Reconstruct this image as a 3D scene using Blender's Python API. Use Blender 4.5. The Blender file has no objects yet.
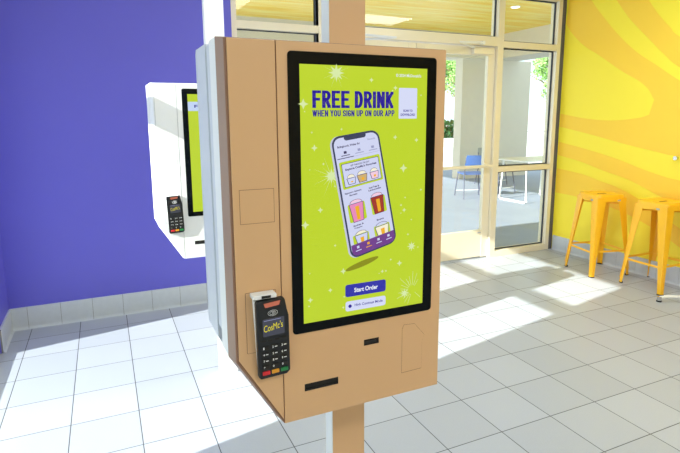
import bpy, bmesh, math, random
from mathutils import Vector, Matrix
random.seed(7)
S = bpy.context.scene
COL = S.collection
PI = math.pi

# ------------------------------------------------------------------ helpers
def srgb(r, g, b):
    f = lambda c: (c/255/12.92) if c/255 <= .04045 else ((c/255+.055)/1.055)**2.4
    return (f(r), f(g), f(b), 1)

def mat(name, col, rough=.5, metal=0, spec=.5, bump=0, bscale=60, var=0, vscale=8):
    m = bpy.data.materials.new(name); m.use_nodes = True
    nt = m.node_tree; b = nt.nodes['Principled BSDF']
    b.inputs['Roughness'].default_value = rough
    b.inputs['Metallic'].default_value = metal
    b.inputs['Specular IOR Level'].default_value = spec
    tc = nt.nodes.new('ShaderNodeTexCoord')
    nz = nt.nodes.new('ShaderNodeTexNoise'); nz.inputs['Scale'].default_value = vscale
    nz.inputs['Detail'].default_value = 3
    nt.links.new(tc.outputs['Object'], nz.inputs['Vector'])
    mx = nt.nodes.new('ShaderNodeMix'); mx.data_type = 'RGBA'
    v = max(var, .015)
    mx.inputs[6].default_value = tuple(c*(1-v) for c in col[:3])+(1,)
    mx.inputs[7].default_value = tuple(min(1, c*(1+v)) for c in col[:3])+(1,)
    nt.links.new(nz.outputs['Fac'], mx.inputs[0])
    nt.links.new(mx.outputs[2], b.inputs['Base Color'])
    if bump:
        n2 = nt.nodes.new('ShaderNodeTexNoise'); n2.inputs['Scale'].default_value = bscale
        nt.links.new(tc.outputs['Object'], n2.inputs['Vector'])
        bp = nt.nodes.new('ShaderNodeBump'); bp.inputs['Strength'].default_value = bump
        bp.inputs['Distance'].default_value = .002
        nt.links.new(n2.outputs['Fac'], bp.inputs['Height'])
        nt.links.new(bp.outputs['Normal'], b.inputs['Normal'])
    return m

def glow(name, col, strength=.90, rough=.25, spec=.3):
    m = mat(name, (0.004, 0.004, 0.004, 1), rough, 0, spec)
    b = m.node_tree.nodes['Principled BSDF']
    b.inputs['Emission Color'].default_value = col
    b.inputs['Emission Strength'].default_value = strength
    return m

def emit(name, col, strength):
    m = bpy.data.materials.new(name); m.use_nodes = True
    nt = m.node_tree; nt.nodes.clear()
    e = nt.nodes.new('ShaderNodeEmission'); o = nt.nodes.new('ShaderNodeOutputMaterial')
    e.inputs[0].default_value = col; e.inputs[1].default_value = strength
    nt.links.new(e.outputs[0], o.inputs[0])
    return m

def glassmat(name, tint):
    m = bpy.data.materials.new(name); m.use_nodes = True
    nt = m.node_tree; nt.nodes.clear()
    t = nt.nodes.new('ShaderNodeBsdfTransparent'); t.inputs[0].default_value = tint
    g = nt.nodes.new('ShaderNodeBsdfGlossy'); g.inputs['Roughness'].default_value = .02
    g.inputs[0].default_value = (1, 1, 1, 1)
    lw = nt.nodes.new('ShaderNodeFresnel'); lw.inputs['IOR'].default_value = 1.45
    mx = nt.nodes.new('ShaderNodeMixShader'); o = nt.nodes.new('ShaderNodeOutputMaterial')
    gm = nt.nodes.new('ShaderNodeNewGeometry'); iv = nt.nodes.new('ShaderNodeMath'); iv.operation = 'SUBTRACT'; iv.inputs[0].default_value = 1
    mu_ = nt.nodes.new('ShaderNodeMath'); mu_.operation = 'MULTIPLY'
    nt.links.new(gm.outputs['Backfacing'], iv.inputs[1]); nt.links.new(iv.outputs[0], mu_.inputs[0]); nt.links.new(lw.outputs[0], mu_.inputs[1])
    nt.links.new(mu_.outputs[0], mx.inputs[0]); nt.links.new(t.outputs[0], mx.inputs[1])
    nt.links.new(g.outputs[0], mx.inputs[2]); nt.links.new(mx.outputs[0], o.inputs[0])
    return m

class MB:
    """collects shapes, builds one mesh object"""
    def __init__(s): s.v = []; s.f = []; s.m = []; s.cur = 0
    def add(s, vs, fs):
        n = len(s.v); s.v += [tuple(v) for v in vs]
        for f in fs: s.f.append([i+n for i in f]); s.m.append(s.cur)
        return s
    def box(s, x0, x1, y0, y1, z0, z1):
        vs = [(x, y, z) for x in (x0, x1) for y in (y0, y1) for z in (z0, z1)]
        return s.add(vs, [(0, 1, 3, 2), (4, 6, 7, 5), (0, 4, 5, 1), (2, 3, 7, 6), (0, 2, 6, 4), (1, 5, 7, 3)])
    def loft(s, rings, caps=True):
        n = len(rings[0]); vs = [p for r in rings for p in r]; fs = []
        for k in range(len(rings)-1):
            for i in range(n):
                j = (i+1) % n
                fs.append((k*n+i, k*n+j, (k+1)*n+j, (k+1)*n+i))
        if caps:
            fs.append(tuple(range(n-1, -1, -1))); fs.append(tuple((len(rings)-1)*n+i for i in range(n)))
        return s.add(vs, fs)
    def prism(s, poly, y0, y1):      # poly in (x, z)
        return s.loft([[(x, y0, z) for x, z in poly], [(x, y1, z) for x, z in poly]])
    def tube(s, pts, r, n=8, r2=None):
        rings = []; up = Vector((0, 0, 1))
        P = [Vector(p) for p in pts]
        for i, p in enumerate(P):
            d = (P[min(i+1, len(P)-1)]-P[max(i-1, 0)]).normalized()
            a = d.cross(up)
            if a.length < .05: a = d.cross(Vector((1, 0, 0)))
            a.normalize(); b = d.cross(a).normalized()
            rr = r if r2 is None else r+(r2-r)*i/(len(P)-1)
            rings.append([p+a*rr*math.cos(2*PI*k/n)+b*rr*math.sin(2*PI*k/n) for k in range(n)])
        return s.loft(rings)
    def build(s, name, m, parent=None, bevel=0, seg=2, smooth=False, origin=None):
        me = bpy.data.meshes.new(name)
        vs = s.v
        if origin is not None: vs = [(v[0]-origin[0], v[1]-origin[1], v[2]-origin[2]) for v in vs]
        me.from_pydata(vs, [], s.f)
        ms = m if isinstance(m, (list, tuple)) else [m]
        for q in ms: me.materials.append(q)
        me.polygons.foreach_set('material_index', s.m)
        bm = bmesh.new(); bm.from_mesh(me)
        bmesh.ops.recalc_face_normals(bm, faces=bm.faces)
        if bevel:
            es = [e for e in bm.edges if len(e.link_faces) == 2 and e.calc_face_angle(0) > .5]
            bmesh.ops.bevel(bm, geom=es, offset=bevel, segments=seg, affect='EDGES', profile=.5)
        bm.to_mesh(me); bm.free()
        if smooth:
            me.polygons.foreach_set('use_smooth', [True]*len(me.polygons))
            me.set_sharp_from_angle(angle=math.radians(35))
        o = bpy.data.objects.new(name, me); COL.objects.link(o)
        if parent is not None: o.parent = parent
        elif origin is not None: o.location = origin
        return o

def tag(o, label=None, cat=None, group=None, kind=None):
    if label: o['label'] = label
    if cat: o['category'] = cat
    if group: o['group'] = group
    if kind: o['kind'] = kind
    return o
def thing(name, loc, label, cat, group=None, rz=0):
    o = bpy.data.objects.new(name, None); COL.objects.link(o)
    o.location = loc; o.rotation_euler = (0, 0, rz); o.empty_display_size = .1
    return tag(o, label, cat, group)
def copy_tree(o, parent=None):
    c = o.copy(); COL.objects.link(c); c.parent = parent
    for ch in [x for x in bpy.data.objects if x.parent == o]: copy_tree(ch, c)
    return c
def rrect(x0, x1, z0, z1, r, n=5):
    out = []
    for cx, cz, a in ((x1-r, z1-r, 0), (x0+r, z1-r, 90), (x0+r, z0+r, 180), (x1-r, z0+r, 270)):
        for k in range(n+1):
            t = math.radians(a+90*k/n); out.append((cx+r*math.cos(t), cz+r*math.sin(t)))
    return out
def ellipse(cx, cz, a, b, n=24): return [(cx+a*math.cos(2*PI*k/n), cz+b*math.sin(2*PI*k/n)) for k in range(n)]

_tc = {}
def text_verts(txt, bold):
    key = (txt, bold)
    if key not in _tc:
        cu = bpy.data.curves.new('lettering', 'FONT'); cu.body = txt; cu.size = 1
        cu.offset = bold; cu.resolution_u = 4
        o = bpy.data.objects.new('lettering', cu); COL.objects.link(o)
        me = bpy.data.meshes.new_from_object(o.evaluated_get(bpy.context.evaluated_depsgraph_get()))
        vs = [v.co.copy() for v in me.vertices]; fs = [tuple(p.vertices) for p in me.polygons]
        bpy.data.objects.remove(o); bpy.data.curves.remove(cu); bpy.data.meshes.remove(me)
        xs = [v.x for v in vs]; ys = [v.y for v in vs]
        x0, x1, y0, y1 = min(xs), max(xs), min(ys), max(ys)
        _tc[key] = ([((v.x-x0)/(x1-x0), (v.y-y0)/(y1-y0)) for v in vs], fs)
    return _tc[key]
def put_text(mb, txt, fn, bold=.02):
    """fn maps unit coordinates (u right, v up) to a point"""
    vs, fs = text_verts(txt, bold); mb.add([fn(u, v) for u, v in vs], fs)

# ------------------------------------------------------------------ materials
TX, TY = .308, .3095
def floor_mat():
    m = bpy.data.materials.new('floor tiles'); m.use_nodes = True
    nt = m.node_tree; N = nt.nodes; L = nt.links; b = N['Principled BSDF']
    g = N.new('ShaderNodeNewGeometry'); sp = N.new('ShaderNodeSeparateXYZ'); L.new(g.outputs['Position'], sp.inputs[0])
    def ma(op, a, bb=None, cc=None):
        n = N.new('ShaderNodeMath'); n.operation = op
        for i, q in enumerate((a, bb, cc)):
            if q is None: continue
            if isinstance(q, (int, float)): n.inputs[i].default_value = q
            else: L.new(q, n.inputs[i])
        return n.outputs[0]
    def dist(axis, T, off):
        t = ma('DIVIDE', ma('SUBTRACT', sp.outputs[axis], off), T)
        fr = ma('FRACT', t); d = ma('MULTIPLY', ma('MINIMUM', fr, ma('SUBTRACT', 1, fr)), T)
        return d, ma('FLOOR', t)
    dx, ix = dist(0, TX, .0693); dy, iy = dist(1, TY, 2.972-9*TY)
    d = ma('MINIMUM', dx, dy)
    gr = ma('SUBTRACT', 1, ma('SMOOTH_MIN', ma('DIVIDE', ma('MAXIMUM', ma('SUBTRACT', d, .0012), 0), .0016), 1, .01))
    cx = N.new('ShaderNodeCombineXYZ'); L.new(ix, cx.inputs[0]); L.new(iy, cx.inputs[1])
    wn = N.new('ShaderNodeTexWhiteNoise'); L.new(cx.outputs[0], wn.inputs['Vector'])
    nz = N.new('ShaderNodeTexNoise'); nz.inputs['Scale'].default_value = 220; nz.inputs['Detail'].default_value = 2
    L.new(g.outputs['Position'], nz.inputs['Vector'])
    f = ma('ADD', ma('MULTIPLY', wn.outputs['Value'], .35), ma('MULTIPLY', nz.outputs['Fac'], .65))
    m1 = N.new('ShaderNodeMix'); m1.data_type = 'RGBA'; L.new(f, m1.inputs[0])
    m1.inputs[6].default_value = srgb(160, 166, 177); m1.inputs[7].default_value = srgb(186, 192, 203)
    m2 = N.new('ShaderNodeMix'); m2.data_type = 'RGBA'; L.new(gr, m2.inputs[0])
    L.new(m1.outputs[2], m2.inputs[6]); m2.inputs[7].default_value = srgb(66, 66, 72)
    L.new(m2.outputs[2], b.inputs['Base Color'])
    rr = ma('ADD', ma('MULTIPLY', gr, .4), .28); L.new(rr, b.inputs['Roughness'])
    bp = N.new('ShaderNodeBump'); bp.inputs['Strength'].default_value = .35; bp.inputs['Distance'].default_value = .002
    L.new(ma('SUBTRACT', 1, gr), bp.inputs['Height']); L.new(bp.outputs['Normal'], b.inputs['Normal'])
    return m

M = dict(
    floor=floor_mat(),
    blue=mat('violet blue wall paint', srgb(98, 95, 206), .55, bump=.15, bscale=180, var=.03, vscale=3),
    yellow=mat('yellow wall paint', srgb(255, 234, 60), .5, bump=.1, bscale=180),
    orange=mat('golden mural paint', srgb(255, 211, 60), .5, bump=.1, bscale=180),
    sand=mat('warm sand wall paint', srgb(240, 208, 150), .7),
    white=mat('white plaster', srgb(238, 238, 236), .7),
    basetile=mat('grey cove base tile', srgb(196, 203, 212), .35, var=.06, vscale=30),
    grout=mat('base grout', srgb(120, 122, 126), .8),
    alu=mat('pale aluminium frame', srgb(236, 227, 204), .32, .1),  # cream in the colour stands in for yellow reflections on the frames
    aludark=mat('dark gasket', srgb(58, 62, 70), .6),
    gap=mat('dark corner strip', srgb(92, 90, 98), .6),
    glass=glassmat('window glass', (.93, .96, .94, 1)),
    tan=mat('steel tinted tan with warm light', srgb(214, 172, 128), .42, bump=.05, bscale=600),  # warm room light put into the kiosk front colour as tan
    rim_shade=mat('rim darkened with painted shade', srgb(144, 110, 90), .45),  # darker brown paints the shade on the near kiosk's sides
    seam_shade=mat('tan seam shade', srgb(140, 100, 70), .6),  # dark line colour paints the shade in the panel gaps
    kwhite=mat('white powder coated steel', srgb(236, 238, 240), .4, bump=.05, bscale=600),
    kgrey=mat('grey plates and seam shade', srgb(170, 174, 180), .6),  # small plates, and painted shade in the white kiosks' gaps
    kback=mat('steel greyed with painted daylight', srgb(206, 212, 224), .4),  # grey paints how daylight falls on the rear kiosk
    black=mat('black screen border glass', srgb(7, 13, 16), .1, spec=.12),
    dark=mat('black plastic', srgb(20, 22, 25), .4),
    hole=mat('dark slot inside', srgb(10, 10, 10), .7),
    bluegrey=mat('terrace paving', srgb(140, 150, 168), .6, var=.12, vscale=2),
    soffit=None, stucco=mat('beige stucco', srgb(216, 210, 194), .9, bump=.5, bscale=90, var=.05),
    asphalt=mat('sunlit street', srgb(214, 214, 212), .9, var=.05, vscale=.4),
    stool=mat('yellow orange enamel steel', srgb(255, 192, 34), .3, .0),
    rubber=mat('black rubber', srgb(30, 28, 26), .7),
    chrome=mat('polished steel', srgb(210, 210, 210), .2, 1),
    bluechair=mat('blue moulded plastic', srgb(66, 98, 158), .45),
    greychair=mat('grey moulded plastic', srgb(150, 154, 150), .5),
    legdark=mat('dark grey painted tube', srgb(86, 92, 112), .5),
    legwhite=mat('white painted tube', srgb(240, 240, 236), .4),
    tabletop=mat('white laminate', srgb(232, 232, 228), .35),
    leaf=mat('leaf green', srgb(140, 185, 105), .6, var=.35, vscale=3),
    leaf2=mat('dark leaf green', srgb(52, 104, 58), .6, var=.35, vscale=3),
    bark=mat('bark', srgb(120, 104, 88), .9, bump=.6, bscale=30),
)
def soffit_mat():
    m = bpy.data.materials.new('yellow soffit boards'); m.use_nodes = True
    nt = m.node_tree; N = nt.nodes; L = nt.links; b = N['Principled BSDF']
    g = N.new('ShaderNodeNewGeometry'); mp = N.new('ShaderNodeMapping'); mp.inputs['Scale'].default_value = (.6, 5, 1)
    L.new(g.outputs['Position'], mp.inputs[0])
    nz = N.new('ShaderNodeTexNoise'); nz.inputs['Scale'].default_value = 1.6; nz.inputs['Detail'].default_value = 5
    L.new(mp.outputs[0], nz.inputs['Vector'])
    cr = N.new('ShaderNodeValToRGB'); L.new(nz.outputs['Fac'], cr.inputs[0])
    cr.color_ramp.elements[0].position = .35; cr.color_ramp.elements[0].color = srgb(252, 202, 14)
    cr.color_ramp.elements[1].position = .7; cr.color_ramp.elements[1].color = srgb(255, 232, 132)
    L.new(cr.outputs[0], b.inputs['Base Color']); b.inputs['Roughness'].default_value = .45
    return m
M['soffit'] = soffit_mat()

# ------------------------------------------------------------------ the room
XL, XR, YB, YF, ZC = -.675, 4.49, -3.2, 4.12, 2.75
GY = 4.20                      # inner face of the storefront
def struct(mb, name, m, **k): return tag(mb.build(name, m, **k), kind='structure')
struct(MB().box(XL-.3, XR+.12, YB-.1, GY+.12, -.12, 0), 'floor', M['floor'])
struct(MB().box(XL-.12, XR+.12, YB-.1, GY+.12, ZC, ZC+.1), 'ceiling', M['white'])
struct(MB().box(XL-.12, .955, YF, YF+.2, 0, ZC), 'wall_back', M['blue'])
struct(MB().box(XR, XR+.12, YB, GY+.12, 0, ZC), 'wall_right', M['yellow'])
struct(MB().box(XL-.12, XR+.12, YB-.12, YB, 0, ZC), 'wall_front', M['sand'])
# left wall with two openings
WY0, WY1, WZ = 1.93, 3.73, 2.53
VY0, VY1 = -2.6, 1.80  # unseen opening, added to let sky light onto left-facing sides
w = MB()
w.box(XL-.12, XL, WY1, YF, 0, ZC); w.box(XL-.12, XL, VY1, WY0, 0, ZC); w.box(XL-.12, XL, YB, VY0, 0, ZC)
w.box(XL-.12, XL, WY0, WY1, WZ, ZC); w.box(XL-.12, XL, VY0, VY1, WZ, ZC)
struct(w, 'wall_left', M['blue'])

# mural: golden shapes on the yellow wall, 1.5 mm of paint film, outlines in (y, z)
def smooth_line(pts, n=6):
    P = [Vector(p) for p in pts]; P = [P[0]*2-P[1]]+P+[P[-1]*2-P[-2]]; out = []
    for i in range(1, len(P)-2):
        for k in range(n):
            t = k/n; a, b, c, d = P[i-1], P[i], P[i+1], P[i+2]
            out.append(tuple(.5*((2*b)+(c-a)*t+(2*a-5*b+4*c-d)*t*t+(3*b-a-3*c+d)*t**3)))
    out.append(tuple(P[-2])); return out
MOFF = [0]
def mural(mb, upper, lower):
    """a band between two curves; both are cut into the same number of steps and joined as quads"""
    U, Lo = smooth_line(upper, 8), smooth_line(lower, 8)
    def res(c, n=60):
        ls = [0]
        for a, b in zip(c, c[1:]): ls.append(ls[-1]+math.dist(a, b))
        out = []
        for k in range(n+1):
            t = ls[-1]*k/n; i = 0
            while i < len(ls)-2 and ls[i+1] < t: i += 1
            f = (t-ls[i])/max(1e-9, ls[i+1]-ls[i]); out.append((c[i][0]+(c[i+1][0]-c[i][0])*f, c[i][1]+(c[i+1][1]-c[i][1])*f))
        return out
    U, Lo = res(U), res(Lo)
    MOFF[0] += .0003; xo = XR-.001-MOFF[0]
    vs = [(xo, y, z) for y, z in U]+[(xo, y, z) for y, z in Lo]; n = len(U)
    mb.add(vs, [(i, i+1, n+i+1, n+i) for i in range(n-1)])
mu = MB()
# upper sweep: between the yellow ribbon (left edge) and the window, above the yellow lobe
mural(mu, [(4.16, 2.749), (4.0, 2.74), (3.9, 2.597), (3.758, 2.427), (3.558, 2.215), (3.36, 2.043), (3.156, 1.908), (2.933, 1.761), (2.6, 1.58), (2.1, 1.4), (1.4, 1.25)],
      [(4.195, 2.42), (4.12, 2.318), (3.956, 2.172), (3.762, 2.055), (3.503, 1.887), (3.30, 1.775), (3.19, 1.68), (3.142, 1.6), (2.9, 1.4), (2.1, 1.12), (1.4, .98)])
# round the lobe's tip and under it
mural(mu, [(3.145, 1.605), (3.130, 1.555), (3.137, 1.519), (3.175, 1.48), (3.302, 1.445), (3.579, 1.423), (3.892, 1.444), (4.195, 1.492)],
      [(2.75, 1.33), (2.75, 1.2), (2.866, 1.123), (3.144, 1.161), (3.3, 1.187), (3.439, 1.212), (3.824, 1.289), (4.195, 1.355)])
mural(mu, [(2.95, 1.46), (2.6, 1.3), (2.1, 1.14), (1.4, 1.0)], [(2.866, 1.1235), (2.6, 1.09), (2.1, 1.05), (1.4, .95)])
mural(mu, [(3.146, 1.61), (3.1, 1.55), (2.95, 1.45), (2.8, 1.40)], [(3.18, 1.482), (3.05, 1.40), (2.9, 1.3), (2.74, 1.2)])
# second golden sweep at top right
mural(mu, [(3.50, 2.749), (3.285, 2.479), (3.179, 2.34), (3.068, 2.221), (2.971, 2.126), (2.6, 1.93), (2.0, 1.75), (1.4, 1.65)],
      [(3.77, 2.749), (3.612, 2.542), (3.456, 2.348), (3.24, 2.134), (3.083, 1.985), (2.944, 1.871), (2.5, 1.62), (1.4, 1.4)])
# band behind the stools
mural(mu, [(4.195, 1.193), (4.132, 1.182), (3.81, 1.128), (3.473, 1.058), (3.236, .993), (3.038, .945), (2.845, .916), (2.0, .84), (1.2, .8)],
      [(4.195, 1.05), (4.132, 1.04), (3.881, .999), (3.609, .932), (3.361, .881), (3.174, .819), (2.9, .72), (2.3, .55), (1.2, .4)])
mural(mu, [(4.195, .905), (3.87, .874), (3.651, .828), (3.447, .786), (3.2, .70), (2.8, .5), (2.4, .3)],
      [(4.195, .64), (3.9, .63), (3.6, .60), (3.3, .54), (3.0, .44), (2.7, .3), (2.3, .17)])
tag(mu.build('wall_right_mural', M['orange']), kind='structure')

# cove base tiles: one strip per wall, tile joints in the mesh
def baseboard(name, a, b, nrm, start, step=.2065, h=.16, t=.011):
    a, b = Vector(a), Vector(b); d = (b-a); Ln = d.length; d.normalize(); nrm = Vector(nrm)
    cuts = [0]; s = start
    while s < Ln: cuts.append(s); s += step
    cuts.append(Ln); mb = MB()
    for p, q in zip(cuts, cuts[1:]):
        if q-p < .004: continue
        p2, q2 = p+.0013, q-.0013
        prof = [(0, 0), (t+.012, 0), (t+.004, .006), (t, .018), (t, h-.004), (t-.004, h), (0, h)]
        mb.cur = 0
        mb.loft([[a+d*u+nrm*o+Vector((0, 0, z)) for o, z in prof] for u in (p2, q2)])
    mb.cur = 1
    mb.loft([[a+d*u+nrm*o+Vector((0, 0, z)) for o, z in [(0, 0), (t-.002, 0), (t-.002, h-.004), (0, h-.004)]] for u in (0, Ln)])
    return struct(mb, name, [M['basetile'], M['grout']])
baseboard('baseboard_back', (XL, YF, 0), (.955, YF, 0), (0, -1, 0), .109)
baseboard('baseboard_left', (XL, WY1, 0), (XL, YF-.012, 0), (1, 0, 0), .1)
baseboard('baseboard_right', (XR, -3.1, 0), (XR, GY-.01, 0), (-1, 0, 0), .08)

# ------------------------------------------------------------------ storefront
FT = .045                      # frame member width
D0, D1, GL = GY, GY+.11, GY+.065
def frame_rect(mb, x0, x1, z0, z1, l, r, b, t, y0=D0, y1=D1):
    mb.box(x0, x0+l, y0, y1, z0, z1); mb.box(x1-r, x1, y0, y1, z0, z1)
    if b: mb.box(x0+l, x1-r, y0, y1, z0, z0+b)
    if t: mb.box(x0+l, x1-r, y0, y1, z1-t, z1)
def pane(mb, x0, x1, z0, z1):
    return mb.box(x0, x1, GL-.004, GL+.004, z0, z1)
def gasket(mb, x0, x1, z0, z1, g=.008):
    y0, y1 = GL-.02, GL-.005
    mb.box(x0, x1, y0, y1, z0, z0+g); mb.box(x0, x1, y0, y1, z1-g, z1)
    mb.box(x0, x0+g, y0, y1, z0+g, z1-g); mb.box(x1-g, x1, y0, y1, z0+g, z1-g)
# window_1: left of the doors
f = MB(); frame_rect(f, .965, 1.70, 0, ZC, .05, .0, .07, .10); f.box(1.015, 1.70, D0, D1, 2.155, 2.215)
w1 = struct(f, 'window_1', M['alu'], bevel=.0015, seg=1)
p = MB(); pane(p, 1.015, 1.70, .07, 2.155); pane(p, 1.015, 1.70, 2.215, 2.65); p.build('window_pane', M['glass'], w1)
p = MB(); gasket(p, 1.015, 1.70, .07, 2.155); gasket(p, 1.015, 1.70, 2.215, 2.65); p.build('gasket', M['aludark'], w1)
# window_2: transom light over the double doors, with the header and the posts
f = MB(); f.box(1.70, 1.76, D0, D1, 0, ZC); f.box(1.76, 3.60, D0, D1, 2.145, 2.235); f.box(1.76, 3.60, D0, D1, 2.65, ZC)
f.box(3.60, 3.675, D0, D1, 0, ZC)
w2 = struct(f, 'window_2', M['alu'], bevel=.0015, seg=1)
p = MB(); pane(p, 1.76, 3.60, 2.235, 2.65); p.build('window_pane', M['glass'], w2)
p = MB(); gasket(p, 1.76, 3.60, 2.235, 2.65, .012); p.build('gasket', M['aludark'], w2)
# window_3: sidelight beside the yellow wall
f = MB(); f.box(3.675, 4.385, D0, D1, 0, .065); f.box(3.675, 4.385, D0, D1, .90, .955)
f.box(3.675, 4.385, D0, D1, 2.14, 2.20); f.box(3.675, 4.385, D0, D1, 2.63, ZC); f.box(4.385, 4.435, D0, D1, 0, ZC)
w3 = struct(f, 'window_3', M['alu'], bevel=.0015, seg=1)
p = MB(); g = MB()
for z0, z1 in ((.065, .90), (.955, 2.14), (2.20, 2.63)): pane(p, 3.675, 4.385, z0, z1); gasket(g, 3.675, 4.385, z0, z1, .012)
p.build('window_pane', M['glass'], w3); g.build('gasket', M['aludark'], w3)
struct(MB().box(4.435, XR, GY+.005, D1, 0, ZC), 'trim_1', M['gap'])
# window_4: tall window in the left wall; sun comes through it
def side_window(name, y0, y1):
    f = MB(); x0, x1 = XL-.11, XL-.01
    f.box(x0, x1, y0, y0+.05, 0, WZ); f.box(x0, x1, y1-.05, y1, 0, WZ); f.box(x0, x1, y0+.05, y1-.05, 0, .05)
    f.box(x0, x1, y0+.05, y1-.05, WZ-.05, WZ); f.box(x0, x1, y0+.05, y1-.05, 1.96, 2.05)
    o = struct(f, name, M['alu'])
    p = MB(); p.box(XL-.064, XL-.056, y0+.05, y1-.05, .05, WZ-.05); p.build('window_pane', M['glass'], o)
side_window('window_4', WY0, WY1); side_window('fill_window', VY0, VY1)  # the rear one is unseen, added for its sky light

# double doors
def door(name, x0, x1, hinge_right):
    st = .085; y0, y1 = GY+.03, GY+.075
    f = MB(); f.box(x0, x0+st, y0, y1, .012, 2.135); f.box(x1-st, x1, y0, y1, .012, 2.135)
    f.box(x0+st, x1-st, y0, y1, 2.055, 2.135)
    d = struct(f, name, M['alu'], bevel=.002, seg=1)
    k = MB(); k.box(x0+st, x1-st, y0+.002, y1-.002, .02, .30); k.build('kick_panel', M['alu'], d, bevel=.002, seg=1)
    p = MB(); p.box(x0+st, x1-st, (y0+y1)/2-.003, (y0+y1)/2+.003, .30, 2.055); p.build('door_pane', M['glass'], d)
    b = MB(); b.box(x0+.06, x1-.03, y0-.07, y0-.045, .955, .985); b.box(x0+.07, x0+.10, y0-.045, y0, .95, .99); b.box(x1-.10, x1-.06, y0-.045, y0, .95, .99)
    b.build('push_bar', M['alu'], d, bevel=.004)
    c = MB(); xa, xb = (x1-.30, x1-.06) if hinge_right else (x0+.06, x0+.30)
    c.box(xa, xb, y0-.05, y0, 2.06, 2.115); c.build('door_closer', M['alu'], d, bevel=.006)
    a = MB(); xe = (xa+.02) if hinge_right else (xb-.02); xm = xe-.30 if hinge_right else xe+.30
    xq = xe+.06 if hinge_right else xe-.06
    a.tube([(xe, y0-.025, 2.122), (xm, y0-.20, 2.135), (xq, GY-.03, 2.165)], .012, 6)
    a.box(min(xq, xq+.03), max(xq, xq+.03), GY-.045, GY, 2.15, 2.18)
    a.build('closer_arm', M['kwhite'], d)
    if hinge_right:
        l = MB().box(x1-st-.012-.035, x1-st-.008, y0+.001-.004, y0+.002, .272, .28); l.build('door_badge', M['kgrey'], d)
door('door_1', 2.682, 3.597, True); door('door_2', 1.763, 2.676, False)

# ------------------------------------------------------------------ added fill lights on the ceiling, out of view
def ceiling_fill_light(x, y, label, power, sx=1.15, sy=.55):
    t = thing('ceiling_fill_light', (x, y, ZC), label, 'ceiling fill light', 'ceiling fill light panels')
    f = MB(); e = .03
    f.box(-sx/2-e, sx/2+e, -sy/2-e, -sy/2, -.02, 0); f.box(-sx/2-e, sx/2+e, sy/2, sy/2+e, -.02, 0)
    f.box(-sx/2-e, -sx/2, -sy/2, sy/2, -.02, 0); f.box(sx/2, sx/2+e, -sy/2, sy/2, -.02, 0); f.build('fill_light_frame', M['white'], t)
    MB().box(-sx/2, sx/2, -sy/2, sy/2, -.008, -.001).build('diffuser', emit('fill panel glow', (1, .97, .92, 1), 2.0), t)
    l = bpy.data.lights.new('fill_lamp', 'AREA'); l.shape = 'RECTANGLE'; l.size = sx; l.size_y = sy; l.energy = power; l.color = (.93, .97, 1)
    o = bpy.data.objects.new('fill_lamp', l); COL.objects.link(o); o.parent = t; o.location = (0, 0, -.03)
LP = 16
for x, y, s in ((1.0, 2.4, 'over the blue wall corner'), (3.2, 2.2, 'over the yellow stools'), (.9, -.6, 'behind the viewer near the left wall'),
                (3.0, -.6, 'behind the viewer near the yellow wall'), (1.9, -2.2, 'in front of the golden wall')):
    ceiling_fill_light(x, y, 'added, unseen flat white ceiling fill light panel '+s, LP*(1.5 if 'stools' in s else 1))

# ------------------------------------------------------------------ kiosks
CX, CY = .573, 1.25            # pole centre of the near pair; kiosk parts are modelled relative to it
G = dict(
    lime=glow('lime screen', srgb(190, 214, 44)), limeB=glow('lime screen low', srgb(180, 206, 22)), star=glow('pale star', srgb(216, 234, 170)), starb=glow('blue white star', srgb(205, 232, 225)),
    navy=glow('navy ink', srgb(44, 34, 150)), navy2=glow('navy button', srgb(46, 48, 168)), white=glow('white ink', srgb(232, 238, 250)),
    lilac=glow('pale lilac', srgb(214, 220, 248)), phone=glow('phone edge', srgb(52, 62, 92)), phones=glow('phone side', srgb(196, 200, 224)),
    page=glow('phone page', srgb(208, 214, 244)), ink=glow('dark ink', srgb(52, 46, 96)), grey=glow('grey ink', srgb(150, 155, 195)),
    purple=glow('purple bar', srgb(112, 62, 142)), pink=glow('pink drink', srgb(232, 140, 190)), pinkl=glow('pale pink foam', srgb(244, 204, 226)), red=glow('red brown drink', srgb(160, 52, 44)),
    cream=glow('cream', srgb(246, 240, 214)), gold=glow('gold', srgb(240, 176, 40)), olive=glow('olive shade', srgb(138, 142, 22)), tan=glow('tan drink', srgb(206, 176, 120)),
    termscr=glow('terminal screen', srgb(66, 68, 80)), logo=glow('yellow script', srgb(226, 214, 40)), band=glow('pale blue band', srgb(196, 214, 246)),
)
X0, X1, XS = .2375-CX, .784-CX, .3465-CX       # outer left, outer right, seam
ZT, ZB, ZCH = 1.6305, .745, .922                # top, bottom, start of the cut corner
YFR = 1.10-CY                                   # front face
DISP = dict(x0=.3988-CX, x1=.7275-CX, z0=.989, z1=1.5825)
PH = [(.4703, 1.4226), (.5926, 1.4401), (.6484, 1.1625), (.5225, 1.130)]
def phone(s, t):
    a, b, c, d = PH
    x = (1-t)*((1-s)*a[0]+s*b[0])+t*((1-s)*d[0]+s*c[0]); z = (1-t)*((1-s)*a[1]+s*b[1])+t*((1-s)*d[1]+s*c[1])
    return x-CX, z
def rot_poly(poly): return [phone(s, t) for s, t in poly]
def prr(s0, s1, t0, t1, r, n=5):      # rounded rectangle in phone coordinates (s across .125 m, t along .30 m)
    k = .42; out = []
    for cs, ct, a in ((s1-r, t0+r*k, -90), (s1-r, t1-r*k, 0), (s0+r, t1-r*k, 90), (s0+r, t0+r*k, 180)):
        for i in range(n+1):
            q = math.radians(a+90*i/n); out.append((cs+r*math.cos(q), ct+r*k*math.sin(q)))
    return rot_poly(out)
def flat(mb, poly, y): mb.add([(x, y, z) for x, z in poly], [tuple(range(len(poly)))])
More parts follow.
